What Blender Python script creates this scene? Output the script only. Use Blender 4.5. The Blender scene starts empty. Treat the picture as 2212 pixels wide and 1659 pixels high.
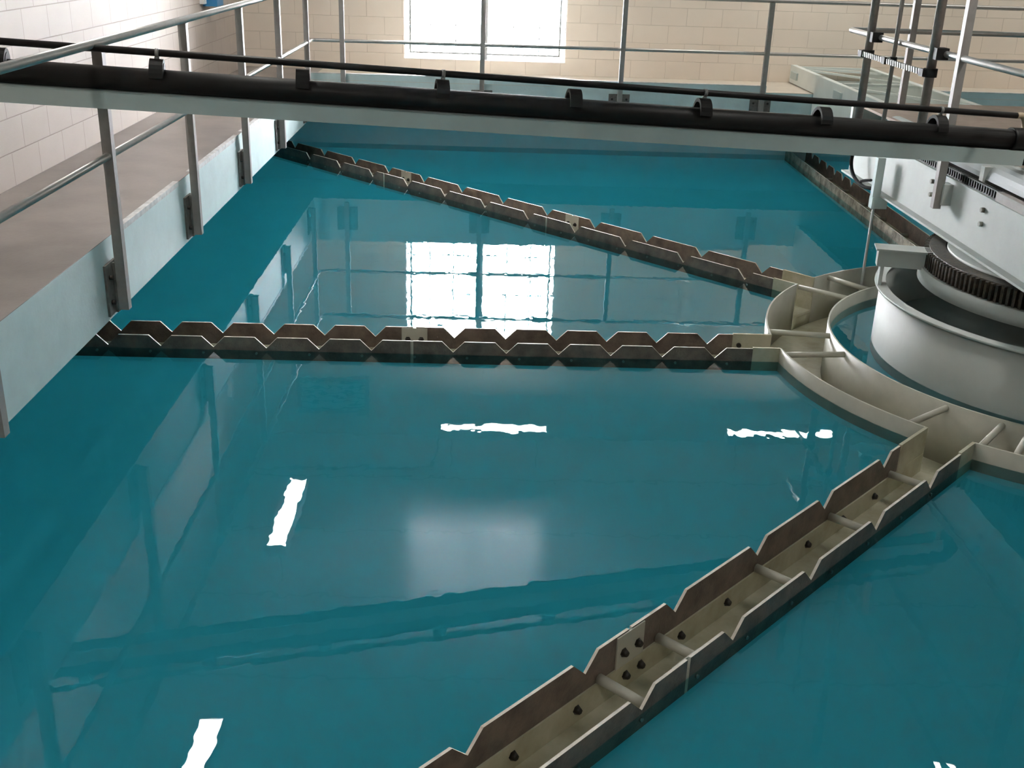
import bpy, bmesh, math
from math import sin, cos, pi, radians, sqrt, atan2, hypot
from mathutils import Vector, Matrix

S = bpy.context.scene
COL = S.collection

# ------------------------------------------------------------------ view
S.view_settings.view_transform = 'Standard'
S.view_settings.look = 'None'
S.view_settings.gamma = 1.0
S.view_settings.use_curve_mapping = False
S.view_settings.exposure = 1.92
S.cycles.use_denoising = True
S.cycles.max_bounces = 16
S.cycles.diffuse_bounces = 9
S.cycles.glossy_bounces = 5
S.cycles.transparent_max_bounces = 12
S.cycles.sample_clamp_indirect = 8.0
S.cycles.caustics_reflective = False
S.cycles.caustics_refractive = False

# ------------------------------------------------------------------ camera
th, ro, ya = radians(22.19), radians(1.916), radians(1.795)
f0 = Vector((sin(ya), cos(ya), 0)); r0 = Vector((cos(ya), -sin(ya), 0)); u0 = Vector((0, 0, 1))
fw = f0 * cos(th) - u0 * sin(th)
up = u0 * cos(th) + f0 * sin(th)
cr = r0 * cos(ro) + up * sin(ro)
cu = up * cos(ro) - r0 * sin(ro)
cd = bpy.data.cameras.new('camera')
cam = bpy.data.objects.new('camera', cd)
COL.objects.link(cam)
cd.sensor_width = 36.0
cd.lens = 36.0 * 2358.0 / 2212.0
cd.clip_start = 0.05
M = Matrix((( cr.x, cu.x, -fw.x, 0), (cr.y, cu.y, -fw.y, 0), (cr.z, cu.z, -fw.z, 2.64), (0, 0, 0, 1)))
cam.matrix_world = M
S.camera = cam

# ------------------------------------------------------------------ materials
MURK_T, MURK_D, MURK_C = .86, (.14, .63, .83), (.38, .915, .993)
def mat(name, col, rough=0.5, metal=0.0, var=0.0, vscale=6.0, bump=0.0, bscale=60.0, spec=0.5, stain=None):
    m = bpy.data.materials.new(name); m.use_nodes = True
    nt = m.node_tree; b = nt.nodes['Principled BSDF']
    b.inputs['Base Color'].default_value = (*col, 1)
    b.inputs['Roughness'].default_value = rough
    b.inputs['Metallic'].default_value = metal
    b.inputs['Specular IOR Level'].default_value = spec
    tc = nt.nodes.new('ShaderNodeTexCoord')
    if var or stain:
        n = nt.nodes.new('ShaderNodeTexNoise'); n.inputs['Scale'].default_value = vscale
        n.inputs['Detail'].default_value = 6; n.inputs['Roughness'].default_value = 0.6
        nt.links.new(tc.outputs['Object'], n.inputs['Vector'])
        r = nt.nodes.new('ShaderNodeValToRGB')
        c2 = stain if stain else tuple(c * (1 - var) for c in col)
        r.color_ramp.elements[0].position = 0.32; r.color_ramp.elements[0].color = (*c2, 1)
        r.color_ramp.elements[1].position = 0.62; r.color_ramp.elements[1].color = (*[min(1, c * (1 + var * .35)) for c in col], 1)
        nt.links.new(n.outputs['Fac'], r.inputs['Fac']); nt.links.new(r.outputs['Color'], b.inputs['Base Color'])
    if bump:
        n2 = nt.nodes.new('ShaderNodeTexNoise'); n2.inputs['Scale'].default_value = bscale; n2.inputs['Detail'].default_value = 4
        nt.links.new(tc.outputs['Object'], n2.inputs['Vector'])
        bp = nt.nodes.new('ShaderNodeBump'); bp.inputs['Strength'].default_value = bump; bp.inputs['Distance'].default_value = 0.01
        nt.links.new(n2.outputs['Fac'], bp.inputs['Height']); nt.links.new(bp.outputs['Normal'], b.inputs['Normal'])
    return m

def emis(name, col, e):
    m = bpy.data.materials.new(name); m.use_nodes = True
    nt = m.node_tree; nt.nodes.clear()
    o = nt.nodes.new('ShaderNodeOutputMaterial'); em = nt.nodes.new('ShaderNodeEmission')
    em.inputs['Color'].default_value = (*col, 1); em.inputs['Strength'].default_value = e
    nt.links.new(em.outputs[0], o.inputs[0]); return m

def block_wall(name, col, mortar, axis):
    """painted concrete block: courses of 0.2245 m, blocks of 0.465 m"""
    m = bpy.data.materials.new(name); m.use_nodes = True
    nt = m.node_tree; b = nt.nodes['Principled BSDF']; b.inputs['Roughness'].default_value = 0.6; b.inputs['Specular IOR Level'].default_value = 0.16
    tc = nt.nodes.new('ShaderNodeTexCoord'); sx = nt.nodes.new('ShaderNodeSeparateXYZ'); cx = nt.nodes.new('ShaderNodeCombineXYZ')
    nt.links.new(tc.outputs['Object'], sx.inputs[0])
    ad = nt.nodes.new('ShaderNodeMath'); ad.operation = 'ADD'; ad.inputs[1].default_value = 20.0 + (-7.488 % 0.465)
    nt.links.new(sx.outputs['Y' if axis == 'y' else 'X'], ad.inputs[0]); nt.links.new(ad.outputs[0], cx.inputs[0])
    az = nt.nodes.new('ShaderNodeMath'); az.operation = 'ADD'; az.inputs[1].default_value = 0.1533
    nt.links.new(sx.outputs['Z'], az.inputs[0]); nt.links.new(az.outputs[0], cx.inputs[1])
    br = nt.nodes.new('ShaderNodeTexBrick')
    br.inputs['Scale'].default_value = 1.0; br.inputs['Brick Width'].default_value = 0.465; br.inputs['Row Height'].default_value = 0.2245
    br.inputs['Mortar Size'].default_value = 0.004; br.inputs['Mortar Smooth'].default_value = 0.4
    br.inputs['Color1'].default_value = (*col, 1); br.inputs['Color2'].default_value = (*[c * 0.97 for c in col], 1)
    br.inputs['Mortar'].default_value = (*mortar, 1)
    nt.links.new(cx.outputs[0], br.inputs['Vector'])
    n = nt.nodes.new('ShaderNodeTexNoise'); n.inputs['Scale'].default_value = 2.2; n.inputs['Detail'].default_value = 5
    nt.links.new(tc.outputs['Object'], n.inputs['Vector'])
    mx = nt.nodes.new('ShaderNodeMix'); mx.data_type = 'RGBA'; mx.blend_type = 'MULTIPLY'
    rp = nt.nodes.new('ShaderNodeValToRGB'); rp.color_ramp.elements[0].color = (.9, .9, .9, 1); rp.color_ramp.elements[0].position = .3
    nt.links.new(n.outputs['Fac'], rp.inputs[0])
    mx.inputs['Factor'].default_value = 1.0
    nt.links.new(br.outputs['Color'], mx.inputs['A']); nt.links.new(rp.outputs[0], mx.inputs['B'])
    nt.links.new(mx.outputs['Result'], b.inputs['Base Color'])
    bp = nt.nodes.new('ShaderNodeBump'); bp.inputs['Strength'].default_value = 0.6; bp.inputs['Distance'].default_value = 0.006; bp.invert = True
    nt.links.new(br.outputs['Fac'], bp.inputs['Height'])
    n2 = nt.nodes.new('ShaderNodeTexNoise'); n2.inputs['Scale'].default_value = 90
    nt.links.new(tc.outputs['Object'], n2.inputs['Vector'])
    bp2 = nt.nodes.new('ShaderNodeBump'); bp2.inputs['Strength'].default_value = 0.12; bp2.inputs['Distance'].default_value = 0.004
    nt.links.new(n2.outputs['Fac'], bp2.inputs['Height']); nt.links.new(bp.outputs['Normal'], bp2.inputs['Normal'])
    nt.links.new(bp2.outputs['Normal'], b.inputs['Normal'])
    return m

MAT = dict(
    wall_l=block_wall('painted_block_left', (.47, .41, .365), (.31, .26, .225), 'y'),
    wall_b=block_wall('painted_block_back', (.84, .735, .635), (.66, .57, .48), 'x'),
    teal_conc=mat('pale_teal_concrete_paint', (.56, .68, .69), .45, var=.10, vscale=3, bump=.15, bscale=40),
    walk=mat('brown_grey_concrete', (.235, .205, .19), .33, var=.22, vscale=2.2, bump=.08, bscale=50),
    walk_sheen=mat('concrete_with_painted_sheen', (.60, .535, .46), .4, var=.08, vscale=3),  # far slab top: grazing sheen of window and wall put into the colour
    bridgep=mat('white_bridge_paint', (.74, .78, .75), .5, var=.05, vscale=4),
    nosing=mat('chipped_pale_nosing', (.58, .58, .58), .5, var=.3, vscale=14, bump=.4, bscale=30),
    rail=mat('galvanised_rail', (.50, .485, .47), .34, metal=.75, var=.08, vscale=20),
    post=mat('galvanised_post', (.29, .27, .26), .6, metal=.2, var=.1, vscale=18),
    bracket=mat('dull_steel_bracket', (.16, .15, .14), .6, metal=.4, var=.3, vscale=25),
    white=mat('off_white_steel_paint', (.47, .495, .475), .58, var=.06, vscale=4),
    cream=mat('cream_steel_paint', (.46, .45, .385), .5, var=.1, vscale=5),
    trough=mat('cream_trough_paint', (.50, .475, .37), .25, var=.18, vscale=5, stain=(.40, .37, .26)),
    weir=mat('brown_weir_board', (.15, .115, .092), .5, var=.4, vscale=9, bump=.2, bscale=80, stain=(.08, .06, .05)),
    crust=mat('crusted_weir_board', (.42, .36, .29), .8, var=.5, vscale=9, bump=.8, bscale=40, stain=(.16, .13, .10)),
    weir_edge=mat('pale_cut_board_edge', (.68, .63, .56), .55, var=.2, vscale=20),
    bolt=mat('dark_bolt', (.035, .032, .028), .5, metal=.5),
    palebolt=mat('pale_bolt', (.30, .29, .26), .4, metal=.6),
    beamp=mat('grey_teal_steel_paint', (.47, .55, .54), .45, var=.06, vscale=5),
    black=mat('black_plastic_pipe', (.012, .011, .011), .45, spec=.22),
    blackd=mat('black_clamp', (.018, .017, .017), .6, spec=.15),
    zinc=mat('bright_zinc', (.24, .24, .24), .55, metal=.3, var=.2, vscale=60),
    rubber=mat('matt_black_rubber', (.012, .012, .012), .9, spec=.08),
    tan=mat('tan_plastic', (.45, .36, .25), .5),
    dpipe=mat('dark_steel_pipe', (.25, .215, .20), .4, metal=.3, var=.25, vscale=10),
    deck=mat('brown_deck_plate', (.30, .225, .18), .8, var=.14, vscale=5, bump=.2, bscale=70),
    pan=mat('pale_green_pan', (.30, .34, .32), .5, var=.08, vscale=4),
    grate=mat('dark_grating', (.03, .032, .03), .5, metal=.2),
    silver=mat('satin_aluminium', (.34, .37, .37), .6),
    gear=mat('greasy_gear', (.02, .018, .014), .5, metal=.2, var=.6, vscale=30, bump=.6, bscale=60, stain=(.075, .055, .035)),
    frame=mat('window_frame_white', (.75, .75, .75), .4),
    muntin=mat('window_grid_grey', (.30, .30, .30), .5),
    vent=mat('vent_grey', (.36, .38, .38), .5),
    blue=mat('blue_paint', (.03, .20, .42), .45, var=.08),
    lampbody=mat('lamp_housing', (.75, .74, .72), .4),
    lamp=emis('fluorescent_diffuser', (1.0, .97, .90), 11.5),
    basin=mat('teal_basin_paint', (.82, .89, .92), .6, var=.06, vscale=2),
)

# ceiling: slightly glossy white panels with seams
m = mat('ceiling_panel', (.62, .64, .62), .17, spec=.5); MAT['ceil'] = m
nt = m.node_tree; b = nt.nodes['Principled BSDF']
tc = nt.nodes.new('ShaderNodeTexCoord'); sx = nt.nodes.new('ShaderNodeSeparateXYZ'); nt.links.new(tc.outputs['Object'], sx.inputs[0])
md = nt.nodes.new('ShaderNodeMath'); md.operation = 'MULTIPLY_ADD'; md.inputs[1].default_value = 1 / 1.48; md.inputs[2].default_value = 20 - 12.1 / 1.48 % 1
fr = nt.nodes.new('ShaderNodeMath'); fr.operation = 'FRACT'; lt = nt.nodes.new('ShaderNodeMath'); lt.operation = 'LESS_THAN'; lt.inputs[1].default_value = .022
nt.links.new(sx.outputs['Y'], md.inputs[0]); nt.links.new(md.outputs[0], fr.inputs[0]); nt.links.new(fr.outputs[0], lt.inputs[0])
mx = nt.nodes.new('ShaderNodeMix'); mx.data_type = 'RGBA'; mx.inputs['A'].default_value = (.80, .81, .79, 1); mx.inputs['B'].default_value = (.16, .17, .17, 1)
nt.links.new(lt.outputs[0], mx.inputs['Factor']); nt.links.new(mx.outputs['Result'], b.inputs['Base Color'])

# water: clear mirror-smooth surface over a turbid teal body
m = bpy.data.materials.new('water_surface'); m.use_nodes = True; nt = m.node_tree; nt.nodes.clear()
o = nt.nodes.new('ShaderNodeOutputMaterial'); mixs = nt.nodes.new('ShaderNodeMixShader')
tr = nt.nodes.new('ShaderNodeBsdfTransparent'); tr.inputs[0].default_value = (.62, .93, .96, 1)
gl = nt.nodes.new('ShaderNodeBsdfGlossy'); gl.inputs['Roughness'].default_value = 0.0; gl.inputs[0].default_value = (1, 1, 1, 1)
frn = nt.nodes.new('ShaderNodeFresnel'); frn.inputs['IOR'].default_value = 1.333
tc = nt.nodes.new('ShaderNodeTexCoord')
mp = nt.nodes.new('ShaderNodeMapping'); mp.inputs['Scale'].default_value = (1.0, .6, 1)
nz = nt.nodes.new('ShaderNodeTexNoise'); nz.inputs['Scale'].default_value = 13.0; nz.inputs['Detail'].default_value = 1.0
bp = nt.nodes.new('ShaderNodeBump'); bp.inputs['Strength'].default_value = 1.0; bp.inputs['Distance'].default_value = 0.0003
nt.links.new(tc.outputs['Object'], mp.inputs[0]); nt.links.new(mp.outputs[0], nz.inputs['Vector']); nt.links.new(nz.outputs['Fac'], bp.inputs['Height'])
nt.links.new(bp.outputs[0], gl.inputs['Normal'])
nt.links.new(frn.outputs[0], mixs.inputs[0]); nt.links.new(tr.outputs[0], mixs.inputs[1]); nt.links.new(gl.outputs[0], mixs.inputs[2]); nt.links.new(mixs.outputs[0], o.inputs[0])
MAT['water'] = m
# turbid body: scatters light back and lets the rest diffuse down into the pale basin and up again elsewhere
m = bpy.data.materials.new('turbid_teal_body'); m.use_nodes = True; nt = m.node_tree; nt.nodes.clear()
o = nt.nodes.new('ShaderNodeOutputMaterial'); mixs = nt.nodes.new('ShaderNodeMixShader'); mixs.inputs[0].default_value = MURK_T
df = nt.nodes.new('ShaderNodeBsdfDiffuse'); tl_ = nt.nodes.new('ShaderNodeBsdfTranslucent')
df.inputs[0].default_value = (*MURK_D, 1); tl_.inputs[0].default_value = (*MURK_C, 1)
nt.links.new(df.outputs[0], mixs.inputs[1]); nt.links.new(tl_.outputs[0], mixs.inputs[2]); nt.links.new(mixs.outputs[0], o.inputs[0])
MAT['murk'] = m

m = bpy.data.materials.new('window_glass'); m.use_nodes = True; nt = m.node_tree; nt.nodes.clear()
o = nt.nodes.new('ShaderNodeOutputMaterial'); mixs = nt.nodes.new('ShaderNodeMixShader'); tr = nt.nodes.new('ShaderNodeBsdfTransparent')
gl = nt.nodes.new('ShaderNodeBsdfGlossy'); gl.inputs['Roughness'].default_value = 0.02; frn = nt.nodes.new('ShaderNodeFresnel'); frn.inputs['IOR'].default_value = 1.45
nt.links.new(frn.outputs[0], mixs.inputs[0]); nt.links.new(tr.outputs[0], mixs.inputs[1]); nt.links.new(gl.outputs[0], mixs.inputs[2]); nt.links.new(mixs.outputs[0], o.inputs[0])
MAT['glass'] = m

# world: bright overcast sky seen only through the window opening
w = bpy.data.worlds.new('overcast_sky'); S.world = w; w.use_nodes = True
w.node_tree.nodes['Background'].inputs[0].default_value = (.93, .96, 1.0, 1)
w.node_tree.nodes['Background'].inputs[1].default_value = 33.0

# ------------------------------------------------------------------ mesh builder
class B:
    def __init__(self): self.bm = bmesh.new(); self.mi = 0
    def face(self, vs, smooth=False):
        try: f = self.bm.faces.new(vs)
        except ValueError: return None
        f.material_index = self.mi; f.smooth = smooth; return f
    def obox(self, c, a, bb, cc):
        c, a, bb, cc = Vector(c), Vector(a), Vector(bb), Vector(cc)
        v = [self.bm.verts.new(c + a * i + bb * j + cc * k) for i in (-1, 1) for j in (-1, 1) for k in (-1, 1)]
        for q in ((0, 1, 3, 2), (4, 6, 7, 5), (0, 4, 5, 1), (2, 3, 7, 6), (0, 2, 6, 4), (1, 5, 7, 3)): self.face([v[i] for i in q])
        return self
    def box(self, x0, x1, y0, y1, z0, z1):
        return self.obox(((x0 + x1) / 2, (y0 + y1) / 2, (z0 + z1) / 2), ((x1 - x0) / 2, 0, 0), (0, (y1 - y0) / 2, 0), (0, 0, (z1 - z0) / 2))
    def prism(self, poly, off, edge_mi=None):
        off = Vector(off); a = [self.bm.verts.new(Vector(p)) for p in poly]; b2 = [self.bm.verts.new(Vector(p) + off) for p in poly]
        self.face(a[::-1]); self.face(b2); k = self.mi
        if edge_mi is not None: self.mi = edge_mi
        n = len(a)
        for i in range(n): self.face([a[i], a[(i + 1) % n], b2[(i + 1) % n], b2[i]])
        self.mi = k; return self
    def tube(self, pts, r, n=14, cap=True):
        pts = [Vector(p) for p in pts]; rings = []; prev = None
        for i, p in enumerate(pts):
            if i == 0: t = pts[1] - p
            elif i == len(pts) - 1: t = p - pts[i - 1]
            else: t = (pts[i + 1] - p).normalized() + (p - pts[i - 1]).normalized()
            t.normalize()
            if prev is None:
                a = Vector((0, 0, 1)) if abs(t.z) < .9 else Vector((1, 0, 0)); x = t.cross(a).normalized()
            else: x = (prev - t * prev.dot(t)).normalized()
            prev = x; y = t.cross(x)
            rr = r[i] if isinstance(r, (list, tuple)) else r
            rings.append([self.bm.verts.new(p + (x * cos(2 * pi * k / n) + y * sin(2 * pi * k / n)) * rr) for k in range(n)])
        for a, b2 in zip(rings, rings[1:]):
            for k in range(n): self.face([a[k], a[(k + 1) % n], b2[(k + 1) % n], b2[k]], True)
        if cap: self.face(rings[0][::-1]); self.face(rings[-1])
        return self
    def arc(self, c, ra, rb, z0, z1, a0=0.0, a1=360.0, n=None):
        full = abs(a1 - a0) >= 359.99; n = n or max(6, int(abs(a1 - a0) / 3)); N = n if full else n + 1
        P = []
        for i in range(N):
            a = radians(a0 + (a1 - a0) * i / n); d = (cos(a), sin(a))
            P.append([self.bm.verts.new((c[0] + d[0] * r, c[1] + d[1] * r, z)) for r, z in ((ra, z0), (rb, z0), (rb, z1), (ra, z1))])
        for i in range(n):
            p, q = P[i], P[(i + 1) % N]
            for k in range(4): self.face([p[k], p[(k + 1) % 4], q[(k + 1) % 4], q[k]], k in (1, 3))
        if not full: self.face(P[0][::-1]); self.face(P[-1])
        return self
    def build(self, name, mats, parent=None, root=None):
        bm = self.bm
        bmesh.ops.recalc_face_normals(bm, faces=bm.faces)
        o0 = Vector(root.location) if root is not None else Vector((0, 0, 0))
        if o0.length > 0: bmesh.ops.translate(bm, verts=bm.verts, vec=-o0)
        me = bpy.data.meshes.new(name); bm.to_mesh(me); bm.free()
        for mm in (mats if isinstance(mats, (list, tuple)) else [mats]): me.materials.append(mm)
        ob = bpy.data.objects.new(name, me); COL.objects.link(ob)
        if parent is not None: ob.parent = parent
        return ob

def tag(o, label, cat, group=None, kind=None):
    o['label'] = label; o['category'] = cat
    if group: o['group'] = group
    if kind: o['kind'] = kind
    return o
def thing(name, loc, label, cat, group=None):
    o = bpy.data.objects.new(name, None); o.empty_display_size = .2; o.location = loc; COL.objects.link(o)
    return tag(o, label, cat, group)
def copy_tree(o, dz, label):
    c = o.copy(); COL.objects.link(c); c.location = Vector(o.location) + Vector(dz); c['label'] = label
    for ch in o.children:
        d = ch.copy(); COL.objects.link(d); d.parent = c
        for g in ch.children:
            e = g.copy(); COL.objects.link(e); e.parent = d
    return c
def smooth_path(pts, n=6):
    pts = [Vector(p) for p in pts]; out = []
    for i in range(len(pts) - 1):
        p0 = pts[max(i - 1, 0)]; p1 = pts[i]; p2 = pts[i + 1]; p3 = pts[min(i + 2, len(pts) - 1)]
        for k in range(n):
            t = k / n
            out.append(.5 * ((2 * p1) + (p2 - p0) * t + (2 * p0 - 5 * p1 + 4 * p2 - p3) * t * t + (3 * p1 - p0 - 3 * p2 + p3) * t ** 3))
    out.append(pts[-1]); return out

# ------------------------------------------------------------------ dimensions
XL, XR, YF, YB, HC = -3.2, 11.6, -0.9, 15.0, 4.35          # room
SL, SB, SF, SR = -2.174, 13.83, 0.25, 10.5                 # walkway edges
ZS0, ZS1 = .50, .97                                        # walkway slab
CX, CY = 4.19, 7.12                                        # clarifier centre
T = .25
WX0, WX1, WZ0, WZ1 = -1.10, 1.03, 1.13, 2.98               # window opening

# ------------------------------------------------------------------ room shell
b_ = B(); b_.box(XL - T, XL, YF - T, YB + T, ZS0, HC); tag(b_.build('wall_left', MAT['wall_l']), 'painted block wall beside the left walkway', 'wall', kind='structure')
b_ = B()
b_.box(XL, WX0, YB, YB + T, ZS0, HC); b_.box(WX1, XR, YB, YB + T, ZS0, HC); b_.box(WX0, WX1, YB, YB + T, ZS0, WZ0); b_.box(WX0, WX1, YB, YB + T, WZ1, HC)
tag(b_.build('wall_back', MAT['wall_b']), 'beige block wall with the window, at the far end', 'wall', kind='structure')
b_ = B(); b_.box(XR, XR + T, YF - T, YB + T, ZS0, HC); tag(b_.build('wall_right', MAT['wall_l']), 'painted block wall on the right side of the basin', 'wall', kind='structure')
b_ = B(); b_.box(XL, XR, YF - T, YF, ZS0, HC); tag(b_.build('wall_front', MAT['wall_b']), 'block wall behind the viewer', 'wall', kind='structure')
b_ = B(); b_.box(XL - T, XR + T, YF - T, YB + T, HC, HC + .1); tag(b_.build('ceiling', MAT['ceil']), 'pale panel ceiling mirrored in the water', 'ceiling', kind='structure')

# walkway slab round the basin: top concrete, faces painted pale teal
b_ = B()
def slab_piece(x0, x1, y0, y1, top=1):
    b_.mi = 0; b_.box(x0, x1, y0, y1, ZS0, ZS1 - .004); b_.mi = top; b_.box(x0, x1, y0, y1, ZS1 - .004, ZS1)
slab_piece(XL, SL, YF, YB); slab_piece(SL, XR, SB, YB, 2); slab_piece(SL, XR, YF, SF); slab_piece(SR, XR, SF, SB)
floor = tag(b_.build('floor', [MAT['teal_conc'], MAT['walk'], MAT['walk_sheen']]), 'brown-grey concrete walkway slab with pale teal edge around the basin', 'walkway', kind='structure')
# pale nosing strip along the inner slab edge
b_ = B()
for y0, y1 in ((6.45, 7.75), (8.1, 9.72), (9.9, 11.5), (11.68, 13.3)):
    b_.box(SL - .035, SL + .004, y0, y1, ZS1 - .03, ZS1 + .004)
tag(b_.build('trim_left', MAT['nosing']), 'chipped pale strip along the left slab edge', 'edge strip', kind='structure')
b_ = B()
for x0, x1 in ((SL, 3.46), (5.2, 10.5)):
    b_.mi = 0; b_.box(x0, x1, SB, SB + .06, ZS1, ZS1 + .072); b_.mi = 1; b_.box(x0, x1, SB, SB + .06, ZS1 + .072, ZS1 + .08)
tag(b_.build('trim_back', [MAT['teal_conc'], MAT['nosing']]), 'low pale teal kerb along the far slab edge', 'kerb', kind='structure')

# basin walls and bottom
b_ = B(); D0 = -2.8
b_.box(XL - T, XL, YF, YB, D0, ZS0); b_.box(XL - T, XR + T, YB, YB + T, D0, ZS0); b_.box(XR, XR + T, YF, YB, D0, ZS0); b_.box(XL - T, XR + T, YF - T, YF, D0, ZS0)
b_.box(XL - T, XR + T, YF - T, YB + T, D0 - .2, D0)
tag(b_.build('wall_basin', MAT['basin']), 'teal painted basin walls under the walkway slab', 'basin', kind='structure')

# ------------------------------------------------------------------ launder layout
C2 = Vector((CX, CY))
class Ln:
    def __init__(self, ang, off, hw): 
        a = radians(ang); self.ang = ang; self.d = Vector((cos(a), sin(a))); self.n = Vector((-sin(a), cos(a))); self.off = off; self.hw = hw
    def p(self, s, o, z):
        q = C2 + self.d * s + self.n * (self.off + o); return Vector((q.x, q.y, z))
    def hit(self, o):                                     # s where the side line meets the basin wall
        q = C2 + self.n * (self.off + o); ts = []
        for lim, dd, qq in ((XL, self.d.x, q.x), (XR, self.d.x, q.x), (YF, self.d.y, q.y), (YB, self.d.y, q.y)):
            if abs(dd) > 1e-6:
                t = (lim - qq) / dd
                if t > 0: ts.append(t)
        return min(ts)
    def ring(self, o, r): return sqrt(r * r - (self.off + o) ** 2)
RO, RI, RD = 2.15, 1.69, 1.38
L3 = Ln(89.1, .05, .148); L2 = Ln(132.6, .105, .148); L1 = Ln(180.0, .0, .148); L4 = Ln(225.9, -.028, .148)
LS = [L3, L2, L1, L4]

# ------------------------------------------------------------------ water
def rect_hit(a):
    d = (cos(a), sin(a)); ts = []
    for lim, dd, q in ((XL, d[0], CX), (XR, d[0], CX), (YF, d[1], CY), (YB, d[1], CY)):
        if abs(dd) > 1e-9 and (lim - q) / dd > 0: ts.append((lim - q) / dd)
    t = min(ts); return (CX + d[0] * t, CY + d[1] * t)
def sector(bm_, la, lb, z):
    """strip between the ring and the basin walls, from the left side of la to the right side of lb"""
    pa0 = la.p(la.ring(la.hw, RO), la.hw, z); pa1 = la.p(la.hit(la.hw), la.hw, z)
    pb0 = lb.p(lb.ring(-lb.hw, RO), -lb.hw, z); pb1 = lb.p(lb.hit(-lb.hw), -lb.hw, z)
    A = lambda p: atan2(p[1] - CY, p[0] - CX) % (2 * pi)
    a0, b0, a1, b1 = A(pa0), A(pb0), A(pa1), A(pb1)
    if b0 < a0: b0 += 2 * pi
    if b1 < a1: b1 += 2 * pi
    n = max(10, int((b0 - a0) / .05)); T_ = [i / n for i in range(n + 1)]
    for c in ((XR, YB), (XL, YB), (XL, YF), (XR, YF)):
        for k in (0, 2 * pi):
            t = (A(c) + k - a1) / (b1 - a1)
            if 0 < t < 1: T_.append(t)
    rows = []
    for t in sorted(T_):
        ai, ao = a0 + (b0 - a0) * t, a1 + (b1 - a1) * t
        pi_ = (CX + RO * cos(ai), CY + RO * sin(ai), z)
        po = pa1 if t == 0 else pb1 if t == 1 else (*rect_hit(ao), z)
        rows.append((bm_.bm.verts.new(pi_), bm_.bm.verts.new(po)))
    for p, q in zip(rows, rows[1:]): bm_.face([p[0], p[1], q[1], q[0]])
def water_sheet(bm_, z):
    for la, lb in ((L3, L2), (L2, L1), (L1, L4), (L4, L3)): sector(bm_, la, lb, z)
    n = 120
    for ra, rb in ((RD - .02, RI - .005),):
        I = [bm_.bm.verts.new((CX + ra * cos(2 * pi * i / n), CY + ra * sin(2 * pi * i / n), z)) for i in range(n)] if ra > 0 else None
        O = [bm_.bm.verts.new((CX + rb * cos(2 * pi * i / n), CY + rb * sin(2 * pi * i / n), z)) for i in range(n)]
        if I is None: bm_.face(O)
        else:
            for i in range(n): bm_.face([I[i], O[i], O[(i + 1) % n], I[(i + 1) % n]])
b_ = B(); water_sheet(b_, 0.0); water = b_.build('basin_water', MAT['water'])
tag(water, 'still teal water filling the basin, mirroring the window and lamps', 'water', kind='stuff')
b_ = B(); water_sheet(b_, -.066); tb = b_.build('turbid_depth', MAT['murk'], water); tb['kind'] = 'stuff'

# ------------------------------------------------------------------ window
win = thing('window_1', (0, YB, WZ0), 'tall white-framed window with glaring daylight in the far wall', 'window'); win['kind'] = 'structure'
def rect_frame(e0, e1, y0, y1, name, mt):
    b_ = B()
    for x0, x1, z0, z1 in ((WX0 + e0, WX0 + e1, WZ0 + e0, WZ1 - e0), (WX1 - e1, WX1 - e0, WZ0 + e0, WZ1 - e0), (WX0 + e1, WX1 - e1, WZ0 + e0, WZ0 + e1), (WX0 + e1, WX1 - e1, WZ1 - e1, WZ1 - e0)):
        b_.box(x0, x1, y0, y1, z0, z1)
    return b_.build(name, MAT[mt], win, win)
rect_frame(0, .012, YB + .03, YB + .13, 'window_frame', 'frame')
rect_frame(.068, .09, YB + .05, YB + .085, 'sash', 'muntin')
xm = (WX0 + WX1) / 2 - .01
b_ = B(); b_.box(xm - .045, xm + .045, YB + .04, YB + .12, WZ0 + .012, WZ1 - .012); b_.build('mullion', MAT['muntin'], win, win)
b_ = B(); b_.box(WX0, WX1, YB - .004, YB + .03, WZ0, WZ0 + .008); b_.build('sill', MAT['frame'], win, win)
for x0, x1 in ((WX0 + .012, xm - .045), (xm + .045, WX1 - .012)):
    b_ = B(); b_.box(x0, x1, YB + .086, YB + .092, WZ0 + .012, WZ1 - .012); pane = b_.build('pane', MAT['glass'], win, win)
    b_ = B()
    for k in (1, 2):
        xx = x0 + (x1 - x0) * k / 3; b_.box(xx - .006, xx + .006, YB + .093, YB + .10, WZ0 + .075, WZ1 - .075)
    for zz in (1.56, 2.14, 2.62): b_.box(x0, x1, YB + .093, YB + .099, zz - .005, zz + .005)
    b_.build('grid', MAT['muntin'], pane, win)

# louvred vent on the far wall (seen mirrored in the water)
v = thing('wall_vent', (-2.17, YB, 3.7), 'louvred vent high on the far wall, mirrored in the water at left', 'vent')
b_ = B()
for x0, x1, z0, z1 in ((-2.7, -2.64, 3.42, 4.0), (-1.7, -1.64, 3.42, 4.0), (-2.64, -1.7, 3.42, 3.47), (-2.64, -1.7, 3.95, 4.0)): b_.box(x0, x1, YB - .06, YB, z0, z1)
b_.build('vent_frame', MAT['vent'], v, v)
b_ = B()
for i in range(6): b_.obox((-2.17, YB - .03, 3.505 + i * .081), (.47, 0, 0), (0, .026, .018), (0, -.002, .003))
b_.build('slats', MAT['blackd'], v, v)

# blue box on the left wall near the far corner
v = thing('wall_box', (XL, 13.2, 2.1), 'small blue box on the left wall near the far corner', 'box')
b_ = B(); b_.box(XL, XL + .16, 13.0, 13.3, 1.83, 2.45); b_.build('box_body', MAT['blue'], v, v)
b_ = B(); b_.box(XL, XL + .05, 12.86, 12.97, 1.86, 2.9); b_.build('mounting_strip', MAT['frame'], v, v)

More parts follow.
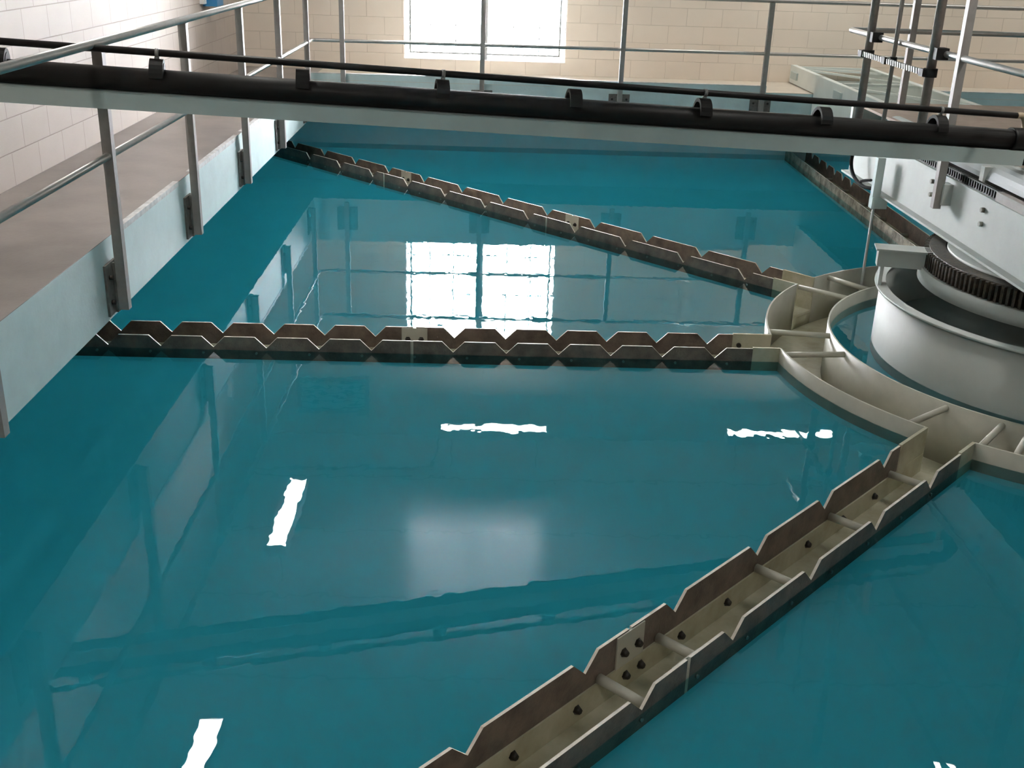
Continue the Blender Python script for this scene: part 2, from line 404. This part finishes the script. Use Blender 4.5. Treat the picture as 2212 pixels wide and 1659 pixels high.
# ------------------------------------------------------------------ guard railing (left and back, one run)
XR_, YR_ = -2.12, 13.76
ZT, ZM = 2.046, 1.437
g = thing('guard_railing', (XR_, YR_, ZS1), 'galvanised two-rail guard railing along the left and far walkway edges', 'railing')
for z, nm, r in ((ZT, 'top_rail', .024), (ZM, 'mid_rail', .021)):
    b_ = B(); b_.tube([(XR_, SF + .4, z), (XR_, YR_ - .06, z), (XR_ + .018, YR_ - .018, z), (XR_ + .06, YR_, z), (10.4, YR_, z)], r, 18)
    b_.build(nm, MAT['rail'], g, g)
def rail_post(x, y, left):
    b_ = B(); w2 = .028; b_.box(x - w2, x + w2, y - w2, y + w2, .53, ZT - .02)
    p = b_.build('post', MAT['post'], g, g)
    b_ = B()
    if left:
        b_.box(SL, SL + .014, y - .15, y + .03, .525, .83); b_.box(SL, XR_ - w2, y - .035, y - .02, .53, .82); b_.box(SL, XR_ - w2, y + .012, y + .027, .53, .82)
        b_.box(SL, XR_ - w2, y - .04, y + .03, .52, .53)
    else:
        b_.box(x - .13, x + .13, SB - .014, SB, .60, .90); b_.box(x - .03, x - .018, YR_ + w2, SB, .6, .88); b_.box(x + .018, x + .03, YR_ + w2, SB, .6, .88)
    k = b_.build('bracket', MAT['bracket'], p, g)
    if left: spots = [((SL + .012, yy, zz), (SL + .035, yy, zz)) for yy, zz in ((y - .10, .6), (y - .10, .75))]
    else: spots = [((xx, SB - .012, zz), (xx, SB - .035, zz)) for xx in (x - .09, x + .09) for zz in (.66, .84)]
    for q0, q1 in spots:
        b_ = B(); b_.tube([q0, q1], .014, 8); b_.build('anchor_bolt', MAT['bolt'], p, g)
for y in (2.65, 4.44, 6.23, 8.0, 9.82, 11.6, 13.40): rail_post(XR_, y, True)
for x in (-1.75, -.06, 1.64, 3.40, 6.9, 8.6): rail_post(x, YR_, False)

# ------------------------------------------------------------------ launders
PT = .013
def weir_poly(L, s0, s1, notches, o, z0=-.14, z1=.093, zn=.017, hwn=.076):
    pts = [(s0, z0), (s1, z0), (s1, z1)]
    for s in sorted(notches, reverse=True):
        if s - hwn > s0 + .01 and s + hwn < s1 - .01: pts += [(s + hwn, z1), (s, zn), (s - hwn, z1)]
        elif s0 - hwn < s < s0 + hwn + .01 and s + hwn < s1: pts += [(s + hwn, z1), (max(s, s0 + .002), zn + max(0, s0 - s))] if s <= s0 + .002 else [(s + hwn, z1), (s, zn), (s0 + .002, zn + (s - s0))]
    if abs(pts[-1][0] - s0) > .003: pts.append((s0, z1))
    return [L.p(s, o, z) for s, z in pts]
def launder(L, label, plates_r, plates_l, notch_r, notch_l, start_r, start_l, splices_r, splices_l, bars, bolts, wmat='weir', wmat_l=None, outer_bolts=()):
    send = min(L.hit(-L.hw), L.hit(L.hw)) - .01
    base = L.p(3.2, 0, -.18)
    t = thing('launder_trough', base, label, 'launder', 'radial launder troughs')
    sr, sl = L.ring(-L.hw, RO), L.ring(L.hw, RO)
    # channel: floor and two side walls
    b_ = B(); hw = L.hw - PT
    def wall(o0, o1, s0, s1, z0, z1): b_.prism([L.p(s0, o0, z0), L.p(s1, o0, z0), L.p(s1, o1, z0), L.p(s0, o1, z0)], (0, 0, z1 - z0))
    smin = min(sr, sl) - .005
    wall(-hw, hw, smin, send, -.20, -.18)
    wall(-hw, -hw + .008, smin, send, -.2, -.062); wall(hw - .008, hw, smin, send, -.2, -.062)
    wall(-L.hw, -hw + .006, sr - .01, start_r, -.2, .1); wall(hw - .006, L.hw, sl - .01, start_l, -.2, .1)
    b_.build('channel', MAT['trough'], t, t)
    def seg(edges, notches, o_in, sgn, wm):
        for s0, s1 in edges:
            s1 = min(s1, send)
            b_ = B(); P = weir_poly(L, s0, s1, notches, o_in); off = L.n * (PT * sgn)
            b_.prism(P, (off.x, off.y, 0), 1); b_.build('weir_plate', [MAT[wm], MAT['weir_edge']], t, t)
    seg(plates_r, notch_r, -L.hw + PT, -1, wmat); seg(plates_l, notch_l, L.hw - PT, 1, wmat_l or wmat)
    for s, sgn in [(s, -1) for s in splices_r] + [(s, 1) for s in splices_l]:
        b_ = B(); o0 = sgn * (L.hw - PT - .007); o1 = sgn * (L.hw - PT - .001)
        if s + .09 > send: continue
        b_.prism([L.p(s - .09, o0, -.062), L.p(s + .09, o0, -.062), L.p(s + .09, o1, -.062), L.p(s - .09, o1, -.062)], (0, 0, .15))
        sp = b_.build('splice_plate', MAT['cream'], t, t)
        for ds in (-.047, .047):
            b_ = B(); q = L.p(s + ds, o0, .005); q2 = L.p(s + ds, o0 - sgn * .022, .005); b_.tube([q, q2], [.021, .012], 6); b_.build('bolt', MAT['bolt'], sp, t)
    for s in bars:
        if s > send - .1: continue
        b_ = B(); b_.tube([L.p(s, -hw + .004, -.045), L.p(s, hw - .004, -.045)], .021, 14); b_.build('spreader_bar', MAT['cream'], t, t)
    o0 = -(L.hw - PT - .008)
    for s in bolts:
        if s > send - .05: continue
        b_ = B(); b_.tube([L.p(s, o0, -.115), L.p(s, o0 + .022, -.115)], [.021, .012], 6); b_.build('bolt', MAT['bolt'], t, t)
    for s in outer_bolts:
        b_ = B(); b_.tube([L.p(s, L.hw, -.02), L.p(s, L.hw + .01, -.02)], .009, 6); b_.build('bolt', MAT['palebolt'], t, t)
    return t
rng = lambda a, st, n: [a + st * i for i in range(n)]
# L1 (towards the left walkway): s = CX - X
n1 = [CX - x for x in (1.603, 1.242, .887, .53, .172, -.19, -.745, -1.10, -1.455, -1.811, -2.165, -2.518, -2.875)]
launder(L1, 'launder with notched brown weir boards, running straight to the left slab in mid-picture', [(2.41, 4.65), (4.67, 9)], [(2.33, 4.65), (4.67, 9)], n1, n1, 2.41, 2.33, [4.66], [4.66],
        [2.75, 3.45, 4.15, 5.2, 5.9, 6.6], rng(2.47, .357, 13), outer_bolts=rng(2.5, .357, 13))
n2r = [2.63, 3.287] + rng(3.965, .6465, 9); n2l = [2.65, 3.30] + rng(3.947, .661, 10)
launder(L2, 'launder with notched brown weir boards, slanting to the far left corner', [(2.44, 4.9), (4.92, 7.56), (7.58, 12)], [(2.35, 4.99), (5.01, 7.62), (7.64, 12)], n2l, n2r, 2.44, 2.35, [4.91, 7.57], [5.0, 7.63],
        rng(2.6, .7, 11), rng(2.62, .365, 22), outer_bolts=rng(2.6, .365, 20))
n4r = [2.713, 3.343, 3.986, 4.632, 5.25, 5.9, 6.54, 7.18]; n4l = [2.66, 3.332, 3.975, 4.634, 5.234, 5.875, 6.52, 7.16]
# L4: right side (n negative of ...) is decided by the counter-clockwise normal
launder(L4, 'nearest launder with cream trough and notched brown boards, crossing the lower right', [(2.48, 4.945), (4.965, 12)], [(2.337, 4.945), (4.965, 12)], n4l, n4r, 2.48, 2.337, [4.955], [4.955],
        [2.58, 3.27, 3.98, 4.76, 5.15, 5.9, 6.6], [])
launder(L3, 'crusted launder running from the ring to the far slab under the white platform beam', [(2.4, 12)], [(2.4, 12)], rng(5.75, .357, 6), [], 2.4, 2.4, [], [],
        [3.0, 3.7, 4.4, 5.1, 5.8, 6.5], [], wmat='weir', wmat_l='crust')

# dark bolt in the pale end plate of the straight launder
t1 = [o for o in COL.objects if o.name.startswith('launder_trough') and 'straight' in o['label']][0]
q = -(L1.hw - PT - .008)
b_ = B(); b_.tube([L1.p(2.365, q, .02), L1.p(2.365, q + .02, .02)], .017, 8); b_.build('bolt', MAT['bolt'], t1, t1)
# bolts of the nearest launder: on the wall whose inner side faces the viewer
t4 = [o for o in COL.objects if o.name.startswith('launder_trough') and 'nearest' in o['label']][0]
o4 = -(L4.hw - PT - .008)
for s in [2.76, 3.122, 3.493, 3.866, 4.227, 4.591, 5.288, 5.65, 6.02, 6.39]:
    b_ = B(); b_.tube([L4.p(s, o4, -.115), L4.p(s, o4 + .022, -.115)], [.021, .012], 6); b_.build('bolt', MAT['bolt'], t4, t4)
for s in (4.88, 4.98):
    b_ = B(); b_.tube([L4.p(s, o4, -.115), L4.p(s, o4 + .022, -.115)], [.021, .012], 6); b_.build('bolt', MAT['bolt'], t4, t4)
for s in rng(2.7, .365, 11):
    b_ = B(); b_.tube([L4.p(s, L4.hw, -.02), L4.p(s, L4.hw + .01, -.02)], .009, 6); b_.build('bolt', MAT['palebolt'], t4, t4)

# ------------------------------------------------------------------ ring launder
rg = thing('ring_launder', (CX, CY, -.3), 'round cream collecting trough around the central drum', 'launder')
def gapang(L, sgn): 
    p = L.p(L.ring(sgn * L.hw, RO), sgn * L.hw, 0); return math.degrees(atan2(p.y - CY, p.x - CX)) % 360
edges = []
for la, lb in ((L3, L2), (L2, L1), (L1, L4), (L4, L3)):
    a, e = gapang(la, 1), gapang(lb, -1)
    if e < a: e += 360
    edges.append((a, e))
for a, e in edges:
    b_ = B(); b_.arc((CX, CY), RO - .012, RO, -.3, .1, a, e); b_.build('outer_wall', MAT['cream'], rg, rg)
for L in LS:                                               # sill plates under the openings
    a, e = gapang(L, -1), gapang(L, 1); b_ = B(); b_.arc((CX, CY), RO - .012, RO, -.3, -.19, a, e, 4)
    b_.build('opening_sill', MAT['trough'], rg, rg)
b_ = B(); b_.arc((CX, CY), RI, RI + .012, -.3, .1); b_.build('inner_wall', MAT['cream'], rg, rg)
b_ = B(); b_.arc((CX, CY), RI + .005, RO - .006, -.32, -.3); b_.build('trough_floor', MAT['trough'], rg, rg)
for a in (126.2, 138, 172, -175.2, -142, -130.4, -125.2, 95.5, 82.5, 60, 30, 0, -30, -60, -90, -108):
    c, s_ = cos(radians(a)), sin(radians(a))
    b_ = B(); b_.tube([(CX + c * (RI + .008), CY + s_ * (RI + .008), .065), (CX + c * (RO - .008), CY + s_ * (RO - .008), .065)], .02, 14); b_.build('spreader_bar', MAT['cream'], rg, rg)

# ------------------------------------------------------------------ central drum
dr = thing('mixing_drum', (CX, CY, -.5), 'large white round drum standing in the water inside the ring trough', 'drum')
b_ = B(); b_.arc((CX, CY), RD - .016, RD, -.5, .44, n=120); b_.build('drum_shell', MAT['white'], dr, dr)
b_ = B(); b_.arc((CX, CY), .2, RD - .017, .05, .07, n=96); b_.build('inner_deck', MAT['pan'], dr, dr)
b_ = B(); b_.arc((CX, CY), RD - .035, RD + .04, .43, .445, n=120); b_.build('rim_flange', MAT['white'], dr, dr)
def polar(r, a, z): return Vector((CX + r * cos(radians(a)), CY + r * sin(radians(a)), z))
for a in (167, 77, -13, -103):
    b_ = B(); d = Vector((cos(radians(a)), sin(radians(a)), 0)); n = Vector((-d.y, d.x, 0))
    b_.obox(polar(1.27, a, .64), d * .17, n * .05, (0, 0, .06)); b_.obox(polar(1.27, a, .706), d * .19, n * .085, (0, 0, .007))
    b_.obox(polar(1.40, a, .515), d * .012, n * .05, (0, 0, .07))
    b_.build('bearing_bracket', MAT['white'], dr, dr)
# rotating ring gear on its white track
ge = thing('ring_gear', (CX, CY, .5), 'greasy dark ring gear over the drum, under the white platform beam', 'gear')
b_ = B(); b_.arc((CX, CY), 1.02, 1.14, .50, .60, n=120); b_.build('track_ring', MAT['white'], ge, ge)
b_ = B(); b_.arc((CX, CY), .98, 1.09, .60, .72, n=120)
for i in range(170):
    a = 360 * i / 170; d = Vector((cos(radians(a)), sin(radians(a)), 0)); n = Vector((-d.y, d.x, 0))
    b_.obox(polar(1.105, a, .66), d * .018, n * .009, (0, 0, .055))
b_.build('toothed_ring', MAT['gear'], ge, ge)
b_ = B(); b_.arc((CX, CY), .0, .96, .72, .75, n=96) if False else b_.arc((CX, CY), .55, .97, .70, .735, n=96); b_.build('turntable_plate', MAT['white'], ge, ge)

# ------------------------------------------------------------------ drive platform
pf = thing('drive_platform', (CX, CY, .74), 'white steel platform with brown deck carried over the drum', 'platform')
def ibeam(x, y0, y1, z0=.74, z1=1.14, hw=.075):
    b_ = B(); b_.box(x - .007, x + .007, y0, y1, z0 + .015, z1 - .015); b_.box(x - hw, x + hw, y0, y1, z0, z0 + .016); b_.box(x - .02, x + hw, y0, y1, z1 - .016, z1)
    return b_.build('main_beam', MAT['white'], pf, pf)
mb = ibeam(3.372, 3.6, 10.05); ibeam(5.9, 3.6, 10.05)
for y, z in ((8.09, 1.053), (8.077, .957), (7.184, 1.047), (7.174, .953), (6.3, 1.05), (6.3, .95)):
    b_ = B(); b_.tube([(3.364, y, z), (3.34, y, z)], .018, 6); b_.build('bolt', MAT['palebolt'], mb, pf)
b_ = B(); b_.box(3.66, 6.6, 3.6, 10.45, 1.30, 1.32); b_.box(3.45, 3.66, 8.9, 10.45, 1.30, 1.32); b_.build('deck_plate', MAT['deck'], pf, pf)
b_ = B()
for y in (4.4, 5.9, 7.4, 8.9, 10.3): b_.box(3.40, 6.5, y - .03, y + .03, 1.14, 1.30)
b_.build('cross_members', MAT['white'], pf, pf)
b_ = B(); b_.box(3.44, 6.5, 3.6, 10.0, 1.142, 1.15); b_.build('soffit_plate', MAT['post'], pf, pf)
# dark grating edge between beam and deck
b_ = B(); b_.box(3.375, 3.40, 7.05, 9.9, 1.14, 1.15); b_.box(3.375, 3.40, 7.05, 9.9, 1.19, 1.20)
y = 7.06
while y < 9.9: b_.box(3.372, 3.42, y, y + .014, 1.145, 1.195); y += .04
b_.build('grating_edge', MAT['grate'], pf, pf)
b_ = B(); b_.box(3.36, 3.41, 3.6, 7.05, 1.141, 1.20); b_.build('kick_strip', MAT['post'], pf, pf)
# rounded aluminium cover along the deck edge
b_ = B(); pts = []
for k in range(13):
    a = radians(-20 + 200 * k / 12); pts.append((3.535 + .115 * cos(a), 3.6, 1.215 + .115 * sin(a)))
b_.prism(pts, (0, 5.9, 0)); b_.build('rounded_edge_cover', MAT['silver'], pf, pf)

# platform railing
pr = thing('platform_railing', (3.28, 10.3, 1.32), 'galvanised railing around the drive platform at upper right', 'railing')
for z, nm in ((1.97, 'mid_rail'), (2.58, 'top_rail')):
    b_ = B(); b_.tube([(6.6, 10.33, z), (3.34, 10.33, z), (3.298, 10.312, z), (3.28, 10.27, z), (3.28, 3.7, z)], .023, 18); b_.build(nm, MAT['rail'], pr, pr)
for y in (7.78, 5.4):
    b_ = B(); b_.box(3.252, 3.308, y - .028, y + .028, .92, 2.58); p = b_.build('post', MAT['post'], pr, pr)
    b_ = B(); b_.box(3.30, 3.366, y - .05, y + .05, .95, 1.10); b_.build('bracket', MAT['white'], p, pr)
for x in (3.86, 5.9):
    b_ = B(); b_.box(x - .028, x + .028, 10.33 - .028, 10.33 + .028, 1.32, 2.58); b_.build('post', MAT['post'], pr, pr)

# access bridge from the far walkway
ab = thing('access_bridge', (4.575, 12.3, .68), 'white latticed steel bridge from the far slab to the platform', 'bridge')
for x, sg in ((4.05, 1), (5.10, -1)):
    b_ = B(); b_.box(x - .006, x + .006, 10.2, 14.99, .98, 1.2); b_.box(x - .006, x + .006, 10.2, 13.8, .68, .98)
    b_.box(min(x, x + sg * .07), max(x, x + sg * .07), 10.2, 14.99, 1.188, 1.2); b_.box(min(x, x + sg * .07), max(x, x + sg * .07), 10.2, 13.8, .68, .692)
    sc = b_.build('side_channel', MAT['bridgep'], ab, ab)
    if sg == 1:
        for y in (14.75, 12.82, 11.3):
            b_ = B(); b_.box(x - .03, x - .006, y - .16, y + .12, 1.04, 1.13); b_.build('pad_plate', MAT['beamp'], sc, ab)
for y in (14.95, 13.15, 11.35):
    b_ = B(); b_.box(4.06, 5.09, y - .02, y + .02, 1.155, 1.185); b_.build('strut', MAT['bridgep'], ab, ab)
for ya_, yb_ in ((16.7, 15.05), (14.75, 13.3), (12.95, 11.5)):
    if ya_ > 15: ya_, yb_, xa, xb = 14.9, 14.45, 4.07, 5.08
    else: xa, xb = 4.07, 5.08
    v_ = Vector((xb - xa, yb_ - ya_, 0)); l = v_.length / 2; v_.normalize(); n = Vector((-v_.y, v_.x, 0))
    b_ = B(); b_.obox(((xa + xb) / 2, (ya_ + yb_) / 2, 1.17), v_ * l, n * .02, (0, 0, .012)); b_.build('diagonal_brace', MAT['bridgep'], ab, ab)
b_ = B(); b_.box(4.06, 5.09, 10.2, 14.98, 1.0, 1.012); b_.build('bottom_pan', MAT['pan'], ab, ab)

# riser pipes clamped to the platform rail
def riser(x, y, r, z0, nm, label, mt):
    t = thing(nm, (x, y, z0), label, 'pipe', None)
    b_ = B(); b_.tube([(x, y, z0), (x, y, HC)], r, 20); b_.build('pipe_run', MAT[mt], t, t)
    b_ = B(); b_.tube([(x, y, z0), (x, y, z0 + .03)], r * 1.6, 20); b_.build('foot', MAT['blackd'], t, t)
    return t
r1 = riser(3.222, 9.56, .034, 1.23, 'riser_pipe', 'dark steel riser pipe clamped to the platform rail, the farther and left of the two', 'dpipe')
r2 = riser(3.222, 8.15, .034, 1.25, 'riser_pipe', 'dark steel riser pipe clamped to the platform rail, the nearer one by the grey post', 'dpipe')
for r_, y, zb in ((r1, 9.56, 1.23), (r2, 8.15, 1.25)):
    b_ = B(); b_.obox((3.25, y - .05, 1.97), (.045, 0, 0), (0, .05, 0), (0, 0, .04)); b_.build('rail_clamp', MAT['blackd'], r_, r_)
    b_ = B(); b_.box(3.17, 3.40, y - .05, y + .05, zb - .015, zb); b_.build('base_plate', MAT['white'], r_, r_)
riser(3.235, 8.98, .017, 1.24, 'conduit', 'thin grey conduit between the two dark riser pipes', 'post')
stc = thing('strut_channel', (3.19, 8.95, 1.83), 'bright slotted strut bar clamped across the riser pipes', 'strut')
b_ = B(); 
b_.mi = 1; b_.box(3.172, 3.186, 8.2, 9.68, 1.812, 1.85); b_.mi = 0
yy = 8.2
while yy < 9.64: b_.obox((3.166, yy + .014, 1.831), (.006, 0, 0), (0, .012, 0), (0, .008, .019)); yy += .05
b_.build('slotted_bar', [MAT['zinc'], MAT['bracket']], stc, stc)
for y, r in ((9.56, .05), (8.98, .03), (8.15, .05)):
    b_ = B(); b_.arc((3.222 if r > .04 else 3.235, y), r - .014, r, 1.80, 1.86, n=24); b_.box(3.15, 3.172, y - .04, y + .04, 1.805, 1.858); b_.build('pipe_clamp', MAT['blackd'], stc, stc)

# hanger bracket with white rod down to the ring trough, and black hose loop
hr = thing('hanger_rod', (3.27, 8.98, -.3), 'thin white rod hanging from the beam bracket down into the ring trough', 'rod')
b_ = B(); b_.tube([(3.265, 8.98, -.3), (3.265, 8.98, .72)], .012, 10); b_.build('rod', MAT['white'], hr, hr)
b_ = B(); b_.box(3.235, 3.365, 8.95, 9.03, .64, .735); b_.box(3.235, 3.30, 8.96, 9.02, .735, 1.06); b_.build('bracket_arm', MAT['beamp'], hr, hr)
hs = B(); hs.tube(smooth_path([(3.29, 9.70, 1.13), (3.262, 9.695, .95), (3.258, 9.67, .86), (3.257, 9.58, .80), (3.257, 9.43, .765), (3.26, 9.25, .76), (3.29, 9.1, .78)]), .016, 10)
hs.tube(smooth_path([(3.257, 9.40, .762), (3.257, 9.32, .80), (3.27, 9.15, .84)]), .012, 8)
tag(hs.build('hose', MAT['rubber']), 'black hose looping down beside the end of the white platform beam', 'hose')

# ------------------------------------------------------------------ sloping pipe support across the basin
A0 = Vector((-3.2, 5.87, 1.790)); B0 = Vector((3.46, 6.985, 1.383)); U = (B0 - A0); LEN = U.length; U.normalize()
N = Vector((-U.y, U.x, 0)).normalized(); W_ = U.cross(N); W_ = W_ if W_.z > 0 else -W_
FH, FWD = .094, .13
P0 = lambda x: A0 + U * ((x - A0.x) / U.x)
sb = thing('support_beam', A0, 'grey-teal steel channel sloping across the basin under the black pipe', 'beam')
b_ = B(); mid = (A0 + B0) / 2
b_.obox(mid + N * .004 + W_ * (FH / 2), U * (LEN / 2), N * .004, W_ * (FH / 2))
b_.obox(mid + N * (FWD - .004) + W_ * (FH / 2), U * (LEN / 2), N * .004, W_ * (FH / 2))
b_.obox(mid + N * (FWD / 2) + W_ * (FH - .004), U * (LEN / 2), N * (FWD / 2), W_ * .004)
b_.build('channel', MAT['beamp'], sb, sb)
PRAD = .0625; PC = N * (FWD / 2) + W_ * (FH + PRAD)
fp = thing('feed_pipe', A0 + PC, 'thick black pipe lying on the sloping grey-teal channel', 'pipe')
e1 = P0(3.40) + PC
b_ = B(); b_.tube([P0(-3.17) + PC, e1], PRAD, 28)
b_.build('pipe_run', MAT['black'], fp, fp)
b_ = B(); b_.tube(smooth_path([e1 - U * .03, e1 + U * .06, e1 + U * .12 - W_ * .03, e1 + U * .15 - W_ * .1, e1 + U * .15 - W_ * .16], 4), .073, 24)
b_.build('elbow', MAT['black'], fp, fp)
tl = thing('small_line', A0 + PC, 'thin black pipe running just above the thick black pipe', 'pipe')
TC = PC + W_ * (PRAD + .087)
CLX = [-2.576, -1.793, -1.03, -.256, .512, 1.302, 2.073, 2.85]
b_ = B(); b_.tube([P0(-3.16) + TC, P0(3.38) + TC], .019, 16); b_.build('pipe_run', MAT['black'], tl, tl)
b_ = B(); b_.tube(smooth_path([P0(3.38) + TC, P0(3.42) + TC, P0(3.45) + TC - W_ * .04, P0(3.46) + TC - W_ * .1], 4), .02, 12); b_.build('end_elbow', MAT['tan'], tl, tl)
for i, x in enumerate(CLX):
    c = P0(x) + PC; b_ = B(); poly_o, poly_i = [], []
    for k in range(13):
        a = radians(12 + 156 * k / 12); ro_ = (.118 if 40 < 12 + 13 * k < 140 else .1)
        poly_o.append(c - U * .038 + N * (cos(a) * .088) + W_ * (sin(a) * .118)); poly_i.append(c - U * .038 + N * (cos(a) * .07) + W_ * (sin(a) * .098))
    b_.prism(poly_o + poly_i[::-1], U * .072); b_.prism([p + U * .06 for p in poly_i] + [c + U * .022 + N * .066, c + U * .022 - N * .066], U * .016); b_.build('saddle_clamp', MAT['blackd'], fp, fp)
    if i % 2 == 1:
        b_ = B(); b_.tube([c + W_ * .115, P0(x) + TC + W_ * .004], .0075, 8); b_.tube([c + W_ * .116, c + W_ * .128], .014, 6)
        b_.build('hanger_stud', MAT['zinc'], tl, tl)
        b_ = B(); q = P0(x) + TC
        b_.tube([q - U * .010, q + U * .010], .023, 14); b_.build('band', MAT['zinc'], tl, tl)

# ------------------------------------------------------------------ lamps
def lamp(cx, cy, alongx, label):
    t = thing('ceiling_light', (cx, cy, 3.75), label, 'lamp', 'fluorescent ceiling lights')
    hx, hy = (.75, .1) if alongx else (.1, .80)
    b_ = B(); b_.box(cx - hx - .02, cx + hx + .02, cy - hy - .02, cy + hy + .02, 3.79, 3.86); b_.box(cx - hx - .022, cx - hx, cy - hy - .02, cy + hy + .02, 3.735, 3.79); b_.box(cx + hx, cx + hx + .022, cy - hy - .02, cy + hy + .02, 3.735, 3.79); b_.box(cx - hx - .022, cx + hx + .022, cy - hy - .022, cy - hy, 3.735, 3.79); b_.box(cx - hx - .022, cx + hx + .022, cy + hy, cy + hy + .022, 3.735, 3.79); 
    b_.build('housing', MAT['lampbody'], t, t)
    b_ = B(); b_.box(cx - hx, cx + hx, cy - hy, cy + hy, 3.745, 3.789); b_.build('diffuser', MAT['lamp'], t, t)
    for q in (-.6, .6):
        x, y = (cx + q, cy) if alongx else (cx, cy + q); b_ = B(); b_.tube([(x, y, 3.86), (x, y, HC)], .008, 8)
        b_.build('hanger', MAT['zinc'], t, t)
    return t
lamp(0.207, 13.982, True, 'ceiling light by the far wall whose mirror image lies mid-picture in the water')
lamp(4.263, 13.982, True, 'ceiling light by the far wall, mirrored in the water beside the round trough')
lamp(8.276, 13.982, True, 'unseen ceiling light added by the far wall beyond the right edge of the photo')  # out of view, added as a further light source
lamp(-2.252, 11.480, False, 'ceiling light over the left walkway mirrored whole in the water at lower left')
lamp(-2.271, 6.948, False, 'ceiling light over the left walkway mirrored at the bottom left edge of the photo')
lamp(-2.271, 2.406, False, 'unseen ceiling light added over the left walkway nearest the viewer')  # unseen lamp, added to brighten the foreground
lamp(1.540, -0.289, True, 'unseen ceiling light added over the front walkway behind the viewer')  # added behind the camera to lift the foreground light
lamp(3.994, 6.496, False, 'ceiling light over the drum mirrored as a white tip at the bottom right')
lamp(10.550, 11.451, False, 'unseen ceiling light added over the right walkway, farthest from the viewer')  # unseen, added to light the room from the right
lamp(10.550, 6.929, False, 'unseen ceiling light added over the right walkway, nearer to the viewer')  # second unseen lamp added for light from the right
b_ = B(); b_.tube(smooth_path([(-.56, 13.98, 3.83), (-.59, 13.9, 4.1), (-.67, 13.85, 4.27), (-.9, 13.82, 4.3), (-1.48, 13.80, 4.3), (-2.36, 13.75, 4.3), (-3.19, 13.7, 4.3)]), .014, 8)
tag(b_.build('lamp_conduit', MAT['bracket']), 'dark conduit leading from the far lamp to the left wall, mirrored in the water', 'conduit')
